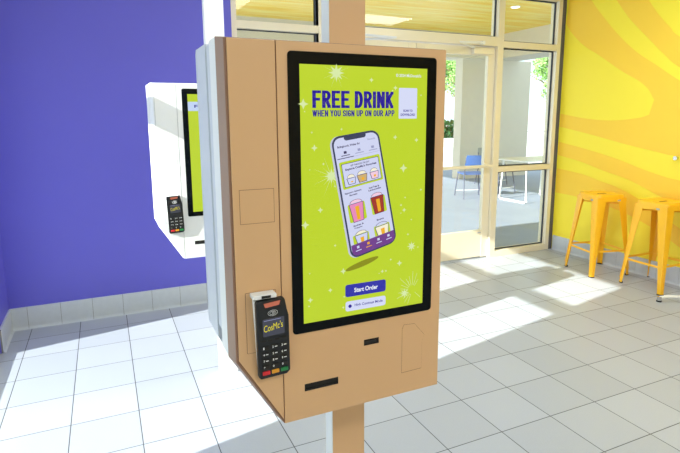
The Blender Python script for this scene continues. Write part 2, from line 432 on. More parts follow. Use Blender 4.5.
def star(mb, cx, cz, r, y, n=4, inner=.28):
    flat(mb, [(cx+r*(1 if k % 2 == 0 else inner)*math.cos(PI*k/n+PI/2), cz+r*(1 if k % 2 == 0 else inner)*math.sin(PI*k/n+PI/2)) for k in range(2*n)], y)

def outline(d=0):
    """kiosk face outline in (x, z), grown by d"""
    k = d*.7
    return [(X0-d, ZT+d), (X1+d, ZT+d), (X1+d, ZB-d), (XS-k, ZB-d), (X0-d, ZCH-k)]

def build_kiosk(root, paint, seam, rear, sy=1, screen='full', deep=0, shellm=None):
    Y = lambda y: sy*y
    def ring(poly, y): return [(x, Y(y), z) for x, z in poly]
    # shell: drafted sides
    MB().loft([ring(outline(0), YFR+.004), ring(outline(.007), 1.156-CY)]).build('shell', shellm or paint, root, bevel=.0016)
    MB().loft([ring(outline(.0065), 1.158-CY), ring(outline(.0065), 1.224+deep-CY)]).build('rear_shell', rear, root, bevel=.002)
    sm_ = MB(); q = .0016
    ol = [(X0+.006-q, ZT-.001+0), (X1-.001, ZT-.001), (X1-.001, ZB+.001), (XS-.001, ZB+.001), (XS-.001-q, ZB+.012-q), (X0+.006-q, ZCH+.004-q)]
    sm_.loft([ring(ol, YFR+.003), ring(ol, YFR+.0042)]).build('seam_shade_strip', seam, root)  # dark strip painting the shade of the groove round the panels
    # left panel with the cut corner
    e = .006
    pl = [(X0+e, ZT-.0015), (XS-.0012, ZT-.0015), (XS-.0012, ZB+.012), (X0+e, ZCH+.004)]
    MB().loft([ring(pl, YFR), ring(pl, YFR+.0045)]).build('side_panel', paint, root, bevel=.0011)
    # main panel, with openings for receipt slot and scanner
    xs = [XS+.0012, .3985-CX, .4872-CX, .5578-CX, .6008-CX, X1-.0015]; zs = [ZB+.0015, .8160, .8350, .9012, .9175, ZT-.0015]
    mb = MB()
    holes = {(1, 1), (3, 3)}
    for i in range(5):
        for j in range(5):
            if (i, j) in holes: continue
            vs = [(x, Y(YFR), z) for x, z in ((xs[i], zs[j]), (xs[i+1], zs[j]), (xs[i+1], zs[j+1]), (xs[i], zs[j+1]))]; mb.add(vs, [(0, 1, 2, 3)])
    def rim(x0, x1, z0, z1):
        P = [(x0, z0), (x1, z0), (x1, z1), (x0, z1)]
        for a in range(4):
            b = (a+1) % 4; mb.add([(P[a][0], Y(YFR), P[a][1]), (P[b][0], Y(YFR), P[b][1]), (P[b][0], Y(YFR+.0045), P[b][1]), (P[a][0], Y(YFR+.0045), P[a][1])], [(0, 1, 2, 3)])
    rim(xs[0], xs[-1], zs[0], zs[-1]); rim(xs[1], xs[2], zs[1], zs[2]); rim(xs[3], xs[4], zs[3], zs[4])
    mb.build('front_panel', paint, root)
    if screen is None: return
    # receipt slot and scanner window
    s = MB(); a, b, c, d = xs[1], xs[2], zs[1], zs[2]
    s.box(a, b, YFR+.0016, YFR+.0028, c, d); o = s.build('receipt_slot', M['hole'], root)
    MB().box(a+.004, b-.004, YFR-.001, YFR+.0016, c+.0015, c+.0045).build('tear_edge', M['dark'], o)
    a, b, c, d = xs[3], xs[4], zs[3], zs[4]
    s = MB(); s.box(a, b, YFR+.0016, YFR+.0028, c, d); o = s.build('scanner', M['hole'], root)
    l = MB(); l.box(a+.005, b-.008, YFR-.0002, YFR+.0016, c+.004, d-.005); l.build('scanner_lens', M['dark'], o, bevel=.0005)
    # blanking plates: a thin dark line painting the gap's shade, and the plate in it
    g = MB()
    for q, pth in ((.0011, None),):
        g.prism([(.2585-CX-q, 1.2400-q), (.3338-CX+q, 1.2400-q), (.3338-CX+q, 1.3138+q), (.2585-CX-q, 1.3138+q)], YFR-.0002, YFR+.001)
    gp = g.build('blank_plate', seam, root)
    MB().prism([(.2585-CX, 1.2400), (.3338-CX, 1.2400), (.3338-CX, 1.3138), (.2585-CX, 1.3138)], YFR-.0006, YFR+.001).build('plate_face', paint, gp)
    P = [(.6690, .8055), (.7295, .8067), (.7295, .880), (.7365, .8988), (.7060, .9345), (.6741, .9365), (.6690, .926)]
    cx = sum(p[0] for p in P)/7; cz = sum(p[1] for p in P)/7
    gro = lambda q: [((cx+(x-cx)*(1+q))-CX, cz+(z-cz)*(1+q)) for x, z in P]
    gp = MB().prism(gro(.018), YFR-.0002, YFR+.001).build('blank_plate', seam, root)
    MB().prism(gro(0), YFR-.0006, YFR+.001).build('plate_face', paint, gp)
    # terminal mounting plate and cradle
    gp = MB().prism(rrect(.2620-CX, .3330-CX, .940, 1.0835, .002, 2), YFR-.0002, YFR+.001).build('mounting_plate', seam, root)
    MB().prism(rrect(.2632-CX, .3318-CX, .9412, 1.0823, .0015, 2), YFR-.0010, YFR+.001).build('plate_face', paint, gp)
    c = MB(); c.box(.272-CX, .326-CX, YFR-.030, YFR-.001, 1.0745, 1.084)
    cr = c.build('terminal_cradle', M['kwhite'], root, bevel=.002)
    MB().box(.291-CX, .312-CX, YFR-.0315, YFR-.027, 1.0765, 1.082).build('cradle_slot', M['hole'], cr)
    # display border and display
    bz = MB().prism(rrect(.3718-CX, .7550-CX, .9655, 1.6093, .009), YFR-.0015, YFR+.002).build('display_border', M['black'], root, bevel=.0006)
    D = DISP; y0 = YFR-.0018
    m = MB().prism([(D['x0'], D['z0']), (D['x1'], D['z0']), (D['x1'], D['z1']), (D['x0'], D['z1'])], y0, YFR)
    L = lambda k: y0-.00025*k
    if screen == 'small':
        dsp = m.build('display', G['lime'], root)
        m = MB(); flat(m, [(D['x0'], 1.50), (D['x1'], 1.50), (D['x1'], 1.545), (D['x0'], 1.545)], y0-.0004); m.build('screen_banner', G['band'], dsp)
        m = MB(); put_text(m, 'FREE DRINK', lambda u, v: (.43-CX+.2*u, y0-.0006, 1.516+.014*v), .03)
        m.build('headline', G['navy'], dsp)
        m = MB(); flat(m, [(.60-CX, 1.0), (.71-CX, 1.0), (.71-CX, 1.42), (.60-CX, 1.42)], y0-.0004); m.build('menu_picture', G['page'], dsp)
        return
    # stars and rays printed in the picture
    m.cur = 1; rnd = random.Random(3)
    big = [(.4863, 1.566, .020), (.4063, 1.497, .012), (.6642, 1.3445, .011), (.4063, 1.2254, .010), (.472, 1.3346, .018), (.6911, 1.145, .013), (.6565, 1.1047, .008), (.6726, 1.0233, .013),
           (.5012, 1.104, .008), (.5747, 1.5526, .006), (.6389, 1.5358, .006), (.4437, 1.2573, .007), (.7001, 1.412, .006), (.4156, 1.0446, .007), (.4668, 1.0615, .006), (.431, 1.4, .008), (.6076, 1.09, .005), (.64, 1.42, .006), (.668, 1.24, .006)]
    for x, z, r in big:
        star(m, x-CX, z, r, L(1), 8 if r > .012 else 4, .42)
    for _ in range(46):
        x, z = rnd.uniform(.405, .722), rnd.uniform(.995, 1.575); star(m, x-CX, z, rnd.uniform(.0018, .0035), L(1), 4, .5)
    cxr, czr = .695, 1.03
    for k in range(22):
        a = 2*PI*k/22+.1; r1 = rnd.uniform(.03, .055); c, s_ = math.cos(a), math.sin(a)
        if cxr+r1*c > .725 or czr+r1*s_ < .992: continue
        P1 = (cxr-CX+.012*c, czr+.012*s_); P2 = (cxr-CX+r1*c, czr+r1*s_); w = .0005
        flat(m, [(P1[0]-s_*w, P1[1]+c*w), (P1[0]+s_*w, P1[1]-c*w), (P2[0]+s_*w, P2[1]-c*w), (P2[0]-s_*w, P2[1]+c*w)], L(1))
    for x, z, r1 in ((.472, 1.3346, .05), (.4863, 1.566, .035)):
        for k in range(16):
            a = 2*PI*k/16; c, s_ = math.cos(a), math.sin(a); rr = r1*(1 if k % 2 else .6); w = .0006
            if z+rr*s_ > 1.58 or x+rr*c < .40: continue
            flat(m, [(x-CX-s_*w, z+c*w), (x-CX+s_*w, z-c*w), (x-CX+rr*c, z+rr*s_)], L(1))
    dsp = m.build('display', [G['lime'], G['star']], root)
    # headline
    m = MB(); yk = L(2)
    def stroke(pts, x0, z0, w, h, tx, tz):
        P = [(x0+a*w, z0+b*h) for a, b in pts]
        for (ax, az), (bx, bz) in zip(P, P[1:]):
            dx, dz = bx-ax, bz-az; ln = math.hypot(dx, dz) or 1; nx, nz = -dz/ln*tx/2, dx/ln*tz/2
            flat(m, [(ax+nx, az+nz), (ax-nx, az-nz), (bx-nx, bz-nz), (bx+nx, bz+nz)], yk)
        for a, c in (P[0], P[-1]): flat(m, [(a-tx/2, c-tz/2), (a+tx/2, c-tz/2), (a+tx/2, c+tz/2), (a-tx/2, c+tz/2)], yk)
        for a, c in P[1:-1]: flat(m, ellipse(a, c, tx/2, tz/2, 10), yk)
    arc = lambda cx, cz, rx, rz, a0, a1, n=8: [(cx+rx*math.cos(math.radians(a0+(a1-a0)*k/n)), cz+rz*math.sin(math.radians(a0+(a1-a0)*k/n))) for k in range(n+1)]
    GL_ = {'F': [[(0, 0), (0, 1)], [(0, 1), (1, 1)], [(0, .5), (.8, .5)]], 'E': [[(0, 0), (0, 1)], [(0, 1), (1, 1)], [(0, .5), (.8, .5)], [(0, 0), (1, 0)]],
        'R': [[(0, 0), (0, 1)], [(0, 1), (.5, 1)]+arc(.5, .75, .5, .25, 90, -90)+[(0, .5)], [(.5, .5), (1, 0)]], 'P': [[(0, 0), (0, 1)], [(0, 1), (.5, 1)]+arc(.5, .72, .5, .28, 90, -90)+[(0, .44)]],
        'D': [[(0, 0), (0, 1)], [(0, 1), (.4, 1)]+arc(.4, .5, .6, .5, 90, -90, 12)+[(0, 0)]], 'I': [[(.5, 0), (.5, 1)]], 'N': [[(0, 0), (0, 1)], [(0, 1), (1, 0)], [(1, 0), (1, 1)]],
        'K': [[(0, 0), (0, 1)], [(.05, .42), (1, 1)], [(.3, .58), (1, 0)]], 'W': [[(0, 1), (.25, 0)], [(.25, 0), (.5, 1)], [(.5, 1), (.75, 0)], [(.75, 0), (1, 1)]], 'H': [[(0, 0), (0, 1)], [(1, 0), (1, 1)], [(0, .5), (1, .5)]],
        'Y': [[(0, 1), (.5, .45)], [(1, 1), (.5, .45)], [(.5, .5), (.5, 0)]], 'O': [arc(.5, .7, .5, .3, 0, 180)+arc(.5, .3, .5, .3, 180, 360)+[(1, .7)]], 'U': [[(0, 1), (0, .3)]+arc(.5, .3, .5, .3, 180, 360)+[(1, 1)]],
        'S': [arc(.5, .74, .5, .26, 10, 250)+arc(.5, .26, .5, .26, 70, -170)], 'G': [arc(.5, .7, .5, .3, 15, 180)+arc(.5, .3, .5, .3, 180, 360)+[(1, .45), (.55, .45)]], 'A': [[(0, 0), (.5, 1)], [(.5, 1), (1, 0)], [(.22, .3), (.78, .3)]]}
    def words(txt, u0, u1, z0, z1, t, gap):
        adv = {'I': .0, 'W': 1.7, ' ': .85}
        unit = sum(adv.get(c, 1) for c in txt); fixed = sum(0 if c == ' ' else t+gap for c in txt)-gap
        w = (u1-u0-fixed)/unit; x = u0
        for c in txt:
            cw = adv.get(c, 1)*w
            if c == ' ': x += cw; continue
            for st in GL_[c]:
                stroke(st, x+t/2-CX, z0+t*.36, cw, (z1-z0)-t*.72, t, t*.72)
            x += cw+t+gap
    words('FREE DRINK', .4275, .6338, 1.4885, 1.5268, .0086, .0022)
    words('WHEN YOU SIGN UP ON OUR APP', .4273, .6370, 1.4697, 1.4838, .0028, .0010)
    m.build('headline', G['navy'], dsp)
    m = MB(); put_text(m, "\u00a9 2024 McDonald's", lambda u, v: (.6400-CX+.0700*u, L(2), 1.5615+.0072*v), .015); m.build('copyright_line', G['white'], dsp)
    # download card
    m = MB(); flat(m, rrect(.6485-CX, .6995-CX, 1.4640, 1.5362, .002, 3), L(2)); cd = m.build('download_card', G['lilac'], dsp)
    m = MB()
    put_text(m, 'SCAN TO', lambda u, v: (.6610-CX+.026*u, L(3), 1.4800+.0055*v), .03); put_text(m, 'DOWNLOAD', lambda u, v: (.6540-CX+.040*u, L(3), 1.4705+.0058*v), .03)
    m.build('card_lettering', G['navy'], cd)
    # picture of a phone
    m = MB(); m.cur = 0; flat(m, [(x-.0045, z-.001) for x, z in prr(0, 1, 0, 1, .17)], L(2)); m.cur = 1; flat(m, prr(0, 1, 0, 1, .17), L(3))
    m.cur = 2; flat(m, prr(.035, .965, .017, .985, .14), L(4))
    m.cur = 1; flat(m, prr(.26, .72, .0, .045, .05), L(5))
    pt = lambda s0, s1, t0, t1, k: (lambda u, v: (lambda q: (q[0], L(k), q[1]))(phone(s0+(s1-s0)*u, t1-(t1-t0)*v)))
    m.cur = 3; put_text(m, 'Bolingbrook, Weber Rd', pt(.10, .56, .077, .098, 5), .03)
    for i, s in enumerate((.24, .53, .82)):
        m.cur = 3 if i == 0 else 4
        flat(m, rot_poly([(s-.03, .125), (s+.03, .125), (s+.03, .145), (s-.03, .145)]), L(5))
        flat(m, rot_poly([(s-.09, .156), (s+.09, .156), (s+.09, .162), (s-.09, .162)]), L(5))
    m.cur = 4; put_text(m, 'Rewards', pt(.74, .90, .060, .075, 5), .02); flat(m, rot_poly([(.06, .178), (.94, .178), (.94, .180), (.06, .180)]), L(5))
    m.cur = 3; flat(m, rot_poly([(.06, .175), (.40, .175), (.40, .181), (.06, .181)]), L(6))
    # featured card
    m.cur = 5; flat(m, prr(.075, .935, .205, .425, .03), L(5)); m.cur = 3; flat(m, prr(.115, .90, .222, .412, .02), L(6))
    m.cur = 2; flat(m, prr(.125, .89, .226, .408, .02), L(7))
    m.cur = 3; put_text(m, 'GET THROUGH THE DAY', pt(.30, .70, .240, .254, 8), .02); put_text(m, "Explore CosMc's Favorites", pt(.18, .84, .262, .284, 8), .035)
    def cup(s, t0, t1, w, body, top, k, rim=True):
        m.cur = 3; flat(m, rot_poly([(s-w-.012, t0+.018), (s+w+.012, t0+.018), (s+w*.72+.010, t1+.004), (s-w*.72-.010, t1+.004)]), L(k))
        m.cur = body; flat(m, rot_poly([(s-w, t0+.022), (s+w, t0+.022), (s+w*.72, t1), (s-w*.72, t1)]), L(k+1))
        m.cur = 3; flat(m, rot_poly([(s+(w*.92)*math.cos(a), t0+.014-(.026)*math.sin(a)) for a in [PI*i/10 for i in range(11)]]), L(k))
        m.cur = top; flat(m, rot_poly([(s+(w*.85)*math.cos(a), t0+.014-(.023)*math.sin(a)) for a in [PI*i/10 for i in range(11)]]), L(k+1))
        m.cur = 10; flat(m, rot_poly([(s-w*.25, t0+.045), (s+w*.35, t0+.045), (s+w*.28, t1-.012), (s-w*.2, t1-.012)]), L(k+2))
    cup(.27, .325, .392, .085, 2, 9, 8); cup(.50, .318, .396, .10, 12, 9, 8); cup(.76, .320, .395, .085, 7, 9, 8)
    m.cur = 3; put_text(m, 'Signature Galactic', pt(.09, .44, .452, .468, 5), .03); put_text(m, 'Boosts', pt(.18, .34, .474, .488, 5), .03)
    put_text(m, 'Iced Teas &', pt(.60, .82, .458, .474, 5), .03); put_text(m, 'Lemonades', pt(.58, .85, .480, .494, 5), .03)
    m.cur = 5; flat(m, prr(.10, .46, .555, .705, .03), L(5)); flat(m, prr(.58, .90, .555, .700, .03), L(5))
    cup(.28, .535, .705, .14, 6, 7, 8); cup(.73, .530, .695, .13, 8, 7, 8)
    m.cur = 3; put_text(m, 'Slushes &', pt(.15, .37, .730, .744, 5), .03); put_text(m, 'Frappes', pt(.17, .33, .752, .766, 5), .03); put_text(m, 'Brews', pt(.65, .80, .745, .760, 5), .03)
    m.cur = 5; flat(m, prr(.10, .44, .815, .90, .03), L(5)); flat(m, prr(.56, .90, .80, .90, .03), L(5))
    cup(.28, .800, .90, .13, 2, 9, 8); cup(.73, .790, .90, .14, 9, 2, 8)
    m.cur = 11; bar = [(s, t) for s, t in [(.035, .885), (.965, .885), (.965, .94), (.945, .965), (.90, .98), (.83, .985), (.17, .985), (.10, .98), (.055, .965), (.035, .94)]]
    flat(m, rot_poly(bar), L(12))
    for i, s in enumerate((.17, .39, .61, .83)):
        m.cur = 10 if i == 1 else 2
        flat(m, rot_poly([(s-.025, .905), (s+.025, .905), (s+.025, .925), (s-.025, .925)]), L(13)); flat(m, rot_poly([(s-.06, .940), (s+.06, .940), (s+.06, .947), (s-.06, .947)]), L(13))
    m.build('phone_picture', [G['phones'], G['phone'], G['page'], G['ink'], G['grey'], G['lime'], G['pink'], G['pinkl'], G['red'], G['cream'], G['gold'], G['purple'], G['tan']], dsp)
    m = MB(); flat(m, [(.5514-CX+.045*math.cos(a)*1.0, 1.1165+.0075*math.sin(a)+.012*math.cos(a)) for a in [2*PI*i/28 for i in range(28)]], L(2)); m.build('phone_shadow_picture', G['olive'], dsp)
    # buttons
    m = MB(); flat(m, rrect(.5060-CX, .6175-CX, 1.0375, 1.0685, .006), L(2)); b = m.build('start_button', G['navy2'], dsp)
    m = MB(); put_text(m, 'Start Order', lambda u, v: (.5300-CX+.065*u, L(3), 1.0470+.0115*v), .03); m.build('button_lettering', G['white'], b)
    m = MB(); flat(m, rrect(.5065-CX, .6175-CX, 1.0010, 1.0262, .006), L(2)); b = m.build('contrast_button', G['lilac'], dsp)
    m = MB(); put_text(m, 'High Contrast Mode', lambda u, v: (.5310-CX+.078*u, L(3), 1.0090+.0090*v), .015); flat(m, ellipse(.5185-CX, 1.0135, .0045, .0045), L(3)); m.build('button_lettering', G['navy'], b)

def payment_terminal(root_loc, label, rz=0):
    """local x across, y into the wall side, z up; origin at the bottom centre of its front"""
    t = thing('payment_terminal', root_loc, label, 'payment terminal')
    W, H = .0375, .195
    body = [(-W, .006), (-W+.005, 0), (W-.008, 0), (W, .008), (W, .150), (W-.004, .166), (W-.008, H-.004), (W-.012, H), (-W+.004, H), (-W, H-.006)]
    MB().loft([[(x, 0, z) for x, z in body], [(x, .013, z) for x, z in body]]).build('housing', M['dark'], t, bevel=.0018)
    back = [(-W+.0005, .010), (W-.004, .010), (W-.004, H-.012), (-W+.0005, H-.006)]
    MB().loft([[(x, .0132, z) for x, z in back], [(x, .022 if z < .1 else .034, z) for x, z in back]]).build('rear_cover', M['kwhite'], t, bevel=.002)
    MB().prism([(-.017, H-.016), (.015, H-.014), (.018, H-.004), (-.020, H-.006)], -.0015, .004).build('card_slot_light', glow('coral guide', srgb(186, 104, 80), .9), t)
    m = MB()
    for r in (.0055, .0085):
        pts = [(r*1.3*math.cos(a), -.0012, H-.031+r*.8*math.sin(a)) for a in [2*PI*i/20 for i in range(21)]]; m.tube(pts, .0004, 4)
    for k in range(3): m.tube([(-.002+.0022*k+.0012*math.sin(a), -.0012, H-.031+.003*math.cos(a)) for a in [PI*i/6 for i in range(7)]], .0004, 4)
    m.build('contactless_mark', M['kwhite'], t)
    sc = MB().prism(rrect(-.024, .026, H-.087, H-.044, .002, 3), -.0008, .002).build('terminal_screen', G['termscr'], t)
    m = MB()
    def lg(u, v):
        return (-.022+.044*u, -.0016, H-.076+.017*v+.006*u)
    put_text(m, "CosMc's", lg, .0)
    o = m.build('screen_lettering', G['logo'], sc)
    m = MB(); m.box(-.021, .018, -.0012, -.0008, H-.0485, H-.0475); m.build('status_line', G['grey'], sc)
    for r in range(5):
        for c in range(3 if r else 4):
            if r == 0: x0, w, h, z = -.030+.016*c, .011, .004, H-.098
            else: x0, w, h, z = -.029+.0215*c, .0165, .0095, H-.115-.0165*(r-1)
            k = MB().box(x0, x0+w, -.0022, .001, z-h/2, z+h/2).build('keypad_key', M['rubber'], t, bevel=.0009)
            if r == 0: continue
            s_ = ['1', '2', '3', '4', '5', '6', '7', '8', '9', '*', '0', '#'][(r-1)*3+c]
            m = MB(); put_text(m, s_, lambda u, v: (x0+.003+.0030*u, -.0025, z-.003+.006*v), .03)
            if r < 4 and (r, c) != (1, 0): m.box(x0+.0085, x0+.0145, -.0026, -.0024, z-.0012, z+.0010)
            m.build('key_lettering', M['kwhite'], k)
    for i, (cc, w) in enumerate(((srgb(214, 40, 48), .0175), (srgb(228, 156, 40), .0175), (srgb(36, 132, 70), .0175))):
        x0 = -.029+.0215*i
        MB().box(x0, x0+w, -.0028, .001, .0105, .0195).build('function_key', mat('key '+('red', 'amber', 'green')[i], cc, .4), t, bevel=.001)
    return t

def support_column(x, y, label, front):
    t = thing('support_column', (x, y, 0), label, 'column')
    MB().box(-.05, .05, -.024, .0245, 0, ZC).build('column_tube', M['kwhite'], t, bevel=.002)
    f = MB(); f.box(-.0485, .0495, -.0255, -.0242, 0, ZC); f.build('column_front_sheet', front, t)  # added front sheet; on the near column its tan paints warm light
    return t

kA = thing('ordering_kiosk', (CX, CY, 0), 'large touchscreen ordering kiosk, tan from painted warm light, with a lime green phone advert on its lit display', 'kiosk')
build_kiosk(kA, M['tan'], M['seam_shade'], M['kwhite'], 1, 'full', 0, M['rim_shade'])
kB = thing('ordering_kiosk', (CX, CY+.05, 0), 'kiosk greyed with painted daylight, back to back behind the tan-tinted kiosk, only its narrow edge showing', 'kiosk')
build_kiosk(kB, M['kback'], M['kgrey'], M['kback'], -1, None, .05)
kC = thing('ordering_kiosk', (CX, CY+1.63, 0), 'white sunlit ordering kiosk in front of the violet blue wall', 'kiosk')
build_kiosk(kC, M['kwhite'], M['kgrey'], M['kwhite'], 1, 'small')
kD = thing('ordering_kiosk', (CX, CY+1.68, 0), 'white kiosk back to back behind the white sunlit kiosk, only its thin edge showing', 'kiosk')
build_kiosk(kD, M['kwhite'], M['kgrey'], M['kwhite'], -1, None, .05)
for k in (0, 1):
    for xa, xb in ((X0-.003, X0+.012), (X1-.012, X1+.003)):
        MB().box(xa, xb, -.076+1e-3, -.0245, .95, 1.633).build('spacer_strip', M['kback'] if k == 0 else M['kwhite'], (kB, kD)[k], bevel=.002)
support_column(CX, CY, 'square column, front tinted tan with painted warm light, carrying the large kiosk, floor to ceiling', M['tan'])
support_column(CX, CY+1.63, 'white square column carrying the white kiosk near the blue wall', M['kwhite'])
for k, lab in ((0, 'black card payment terminal with colour keys mounted on the tan-tinted kiosk'), (1, 'dark grey card payment terminal mounted on the white sunlit kiosk')):
    t = payment_terminal((.3225-.010*k, 1.0885+1.63*k, .878+.010*k), lab)
    t.rotation_euler = (math.radians(6.5), math.radians(2.5)*-1, 0)

# ------------------------------------------------------------------ stools
def make_stool(label):
    t = thing('bar_stool', (0, 0, 0), label, 'stool', 'yellow metal bar stools')
    H = .755; a, b = .136, .203         # half sizes at seat and at feet
    # seat: rounded square pan with rolled rim
    def sq(h, r, z, n=5): return [(x, y, z) for x, y in rrect(-h, h, -h, h, r, n)]
    m = MB(); m.loft([sq(a+.012, .045, H-.030), sq(a+.010, .045, H-.012), sq(a+.004, .042, H-.002), sq(a-.006, .038, H), sq(a-.022, .03, H-.004), sq(a-.09, .02, H-.007)], caps=False)
    n = len(sq(a, .04, 0)); 
    m.add(sq(a-.09, .02, H-.007), [tuple(range(n))]); m.add(sq(a+.008, .045, H-.028), [tuple(range(n))])
    seat = m.build('seat', M['stool'], t, smooth=True)
    h = MB(); h.box(-.045, .045, -.009, .009, H-.0072, H-.0058); h.build('seat_slot', M['rubber'], seat)
    # skirt
    m = MB()
    for k in range(4):
        R = Matrix.Rotation(k*PI/2, 3, 'Z')
        vs = [R @ Vector(p) for p in [(-a-.010, -a-.012, H-.028), (a+.010, -a-.012, H-.028), (a+.014, -a-.016, H-.062), (-a-.014, -a-.016, H-.062), (-a-.010, -a-.009, H-.028), (a+.010, -a-.009, H-.028), (a+.014, -a-.013, H-.062), (-a-.014, -a-.013, H-.062)]]
        m.add(vs, [(0, 1, 2, 3), (7, 6, 5, 4), (0, 4, 5, 1), (3, 2, 6, 7), (0, 3, 7, 4), (1, 5, 6, 2)])
    m.build('skirt', M['stool'], t)
    # legs: folded sheet, wide at the top, narrow at the foot
    for k in range(4):
        R = Matrix.Rotation(k*PI/2, 3, 'Z'); m = MB(); rings = []
        for q in range(9):
            f = q/8; z = (H-.03)*(1-f)+.007*f; c = (a+.014)*(1-f)+b*f
            w = .088*(1-f)**1.15+.034*f; r = .016; th = .003
            sec = [(-c+w, -c), (-c+r, -c), (-c+r*.3, -c+r*.3), (-c, -c+r), (-c, -c+w), (-c+th, -c+w), (-c+th, -c+r+.001), (-c+r*.3+.0022, -c+r*.3+.0022), (-c+r+.001, -c+th), (-c+w, -c+th)]
            rings.append([R @ Vector((x, y, z)) for x, y in sec])
        m.loft(rings)
        # pressed rib down the corner
        rr = []
        for q in range(9):
            f = q/8; z = (H-.12)*(1-f)+.05*f; c = (a+.014)*(1-f)+b*f+.0015; g = .024*(1-f)+.013*f
            rr.append(R @ Vector((-c+g, -c+.0005, z)))
        m.tube(rr, .0028, 6)
        lg = m.build('leg', M['stool'], t, smooth=True)
        m = MB(); c = b
        m.loft([[R @ Vector((x, y, z)) for x, y in [(-c+.036, -c-.002), (-c+.012, -c-.002), (-c-.002, -c+.012), (-c-.002, -c+.036), (-c+.016, -c+.036), (-c+.036, -c+.016)]] for z in (0, .008)])
        m.build('foot_cap', M['rubber'], lg)
    for k in range(4):
        R = Matrix.Rotation(k*PI/2, 3, 'Z'); z = .225 if k % 2 else .235; f = 1-(z/(H-.03)); c = (a+.014)*(1-f)+b*f-.006
        m = MB(); m.loft([[R @ Vector((x, -c+dy, z+dz)) for dy, dz in ((0, -.009), (.004, -.009), (.004, .009), (0, .009))] for x in (-c+.004, c-.004)])
        m.build('crossbar', M['stool'], t)
    m = MB(); c = a-.01
    m.tube([(-c, -c, H-.075), (c, c, H-.075)], .006, 6); m.tube([(-c, c, H-.088), (c, -c, H-.088)], .006, 6); m.build('brace', M['stool'], t)
    for k in (0, 3):
        R = Matrix.Rotation(k*PI/2, 3, 'Z')
        m = MB(); vs = [R @ Vector((x, -a-.0175, z)) for x, z in ((.055, H-.058), (.085, H-.058), (.085, H-.046), (.055, H-.046))]; vs += [v+R @ Vector((0, .004, 0)) for v in vs]
        m.add(vs, [(0, 1, 2, 3), (7, 6, 5, 4), (0, 4, 5, 1), (1, 5, 6, 2), (2, 6, 7, 3), (3, 7, 4, 0)]); m.build('maker_plate', M['kgrey'], t)
    return t
s1 = make_stool('yellow metal bar stool nearer the glass doors, against the yellow wall')
s1.location = (4.222, 3.395, 0); s1.rotation_euler.z = math.radians(-13)
s2 = copy_tree(s1); s2.location = (4.295, 2.845, 0); s2.rotation_euler.z = math.radians(-2)
s2['label'] = 'yellow metal bar stool farther from the glass doors, beside the chrome-footed white leg'

# foot of a white table beside the second stool, most of it beyond the picture
t = thing('high_table', (4.02, 2.2, 0), 'white tubular leg with a chrome glide foot, beside the farther yellow stool', 'table')
m = MB(); m.tube([(-.065, .37, .035), (-.01, .34, .042), (.35, .10, .05), (.42, .0, .06), (.42, -.02, .9), (.42, -.02, 1.0)], .012, 8); m.build('leg', M['legwhite'], t, smooth=True)
m = MB(); m.tube([(-.07, .37, .010), (-.07, .37, .042)], .017, 12); m.build('glide', M['chrome'], t, smooth=True)
m = MB(); m.tube([(-.07, .37, 0), (-.07, .37, .010)], .020, 12); m.build('glide_pad', M['rubber'], t)
m = MB(); m.loft([[(x+.18, y-.35, z) for x, y in rrect(-.25, .25, -.35, .35, .04)] for z in (1.0, 1.03)]); m.build('tabletop', M['tabletop'], t)

# coat-hook sized steel peg on the yellow wall
m = MB(); m.tube([(0, 0, 0), (-.03, 0, 0)], .012, 10); m.tube([(-.03, 0, 0), (-.036, 0, 0)], .018, 12)
tag(m.build('wall_hook', M['chrome'], smooth=True, origin=None), 'small polished steel peg on the yellow wall above the farther stool', 'hook').location = (XR-.0016, 2.885, 1.106)

# ------------------------------------------------------------------ outside
struct(MB().box(-4, 13, D1+.01, 12.2, -.10, -.01), 'terrace_paving', M['bluegrey'])
struct(MB().box(-60, 70, 12.2, 110, -.14, -.03), 'street', M['asphalt'])
struct(MB().box(-60, XL-.35, -40, 12.2, -.14, -.03), 'side_paving', M['asphalt'])
struct(MB().box(1.2, 9.3, D1+.02, 10.6, 3.32, 3.5), 'canopy_soffit', M['soffit'])
bm_ = MB(); bm_.box(1.2, 9.3, 10.02, 10.6, 2.78, 3.32); bm_.box(8.5, 9.3, D1+.02, 10.02, 2.78, 3.32)
struct(bm_, 'canopy_beam', M['stucco'])
struct(MB().box(7.66, 9.72, 10.1, 10.38, -.01, 2.78), 'canopy_pillar', M['stucco'])
struct(MB().box(1.2, 2.0, 10.1, 10.9, -.01, 2.78), 'canopy_pillar', M['stucco'])
for i, (x, y, s) in enumerate(((1.9, 7.3, 'nearest the blue wall'), (4.4, 7.3, 'above the doors'), (6.6, 7.3, 'near the beige pillar'))):
    t = thing('soffit_light', (x, y, 3.32), 'round recessed light in the yellow outdoor soffit '+s, 'light', 'recessed soffit lights')
    MB().tube([(0, 0, -.012), (0, 0, 0)], .085, 20).build('trim_ring', M['kwhite'], t)
    MB().tube([(0, 0, -.016), (0, 0, -.012)], .065, 20).build('lens', emit('soffit lamp', (1, .98, .9, 1), 4), t)

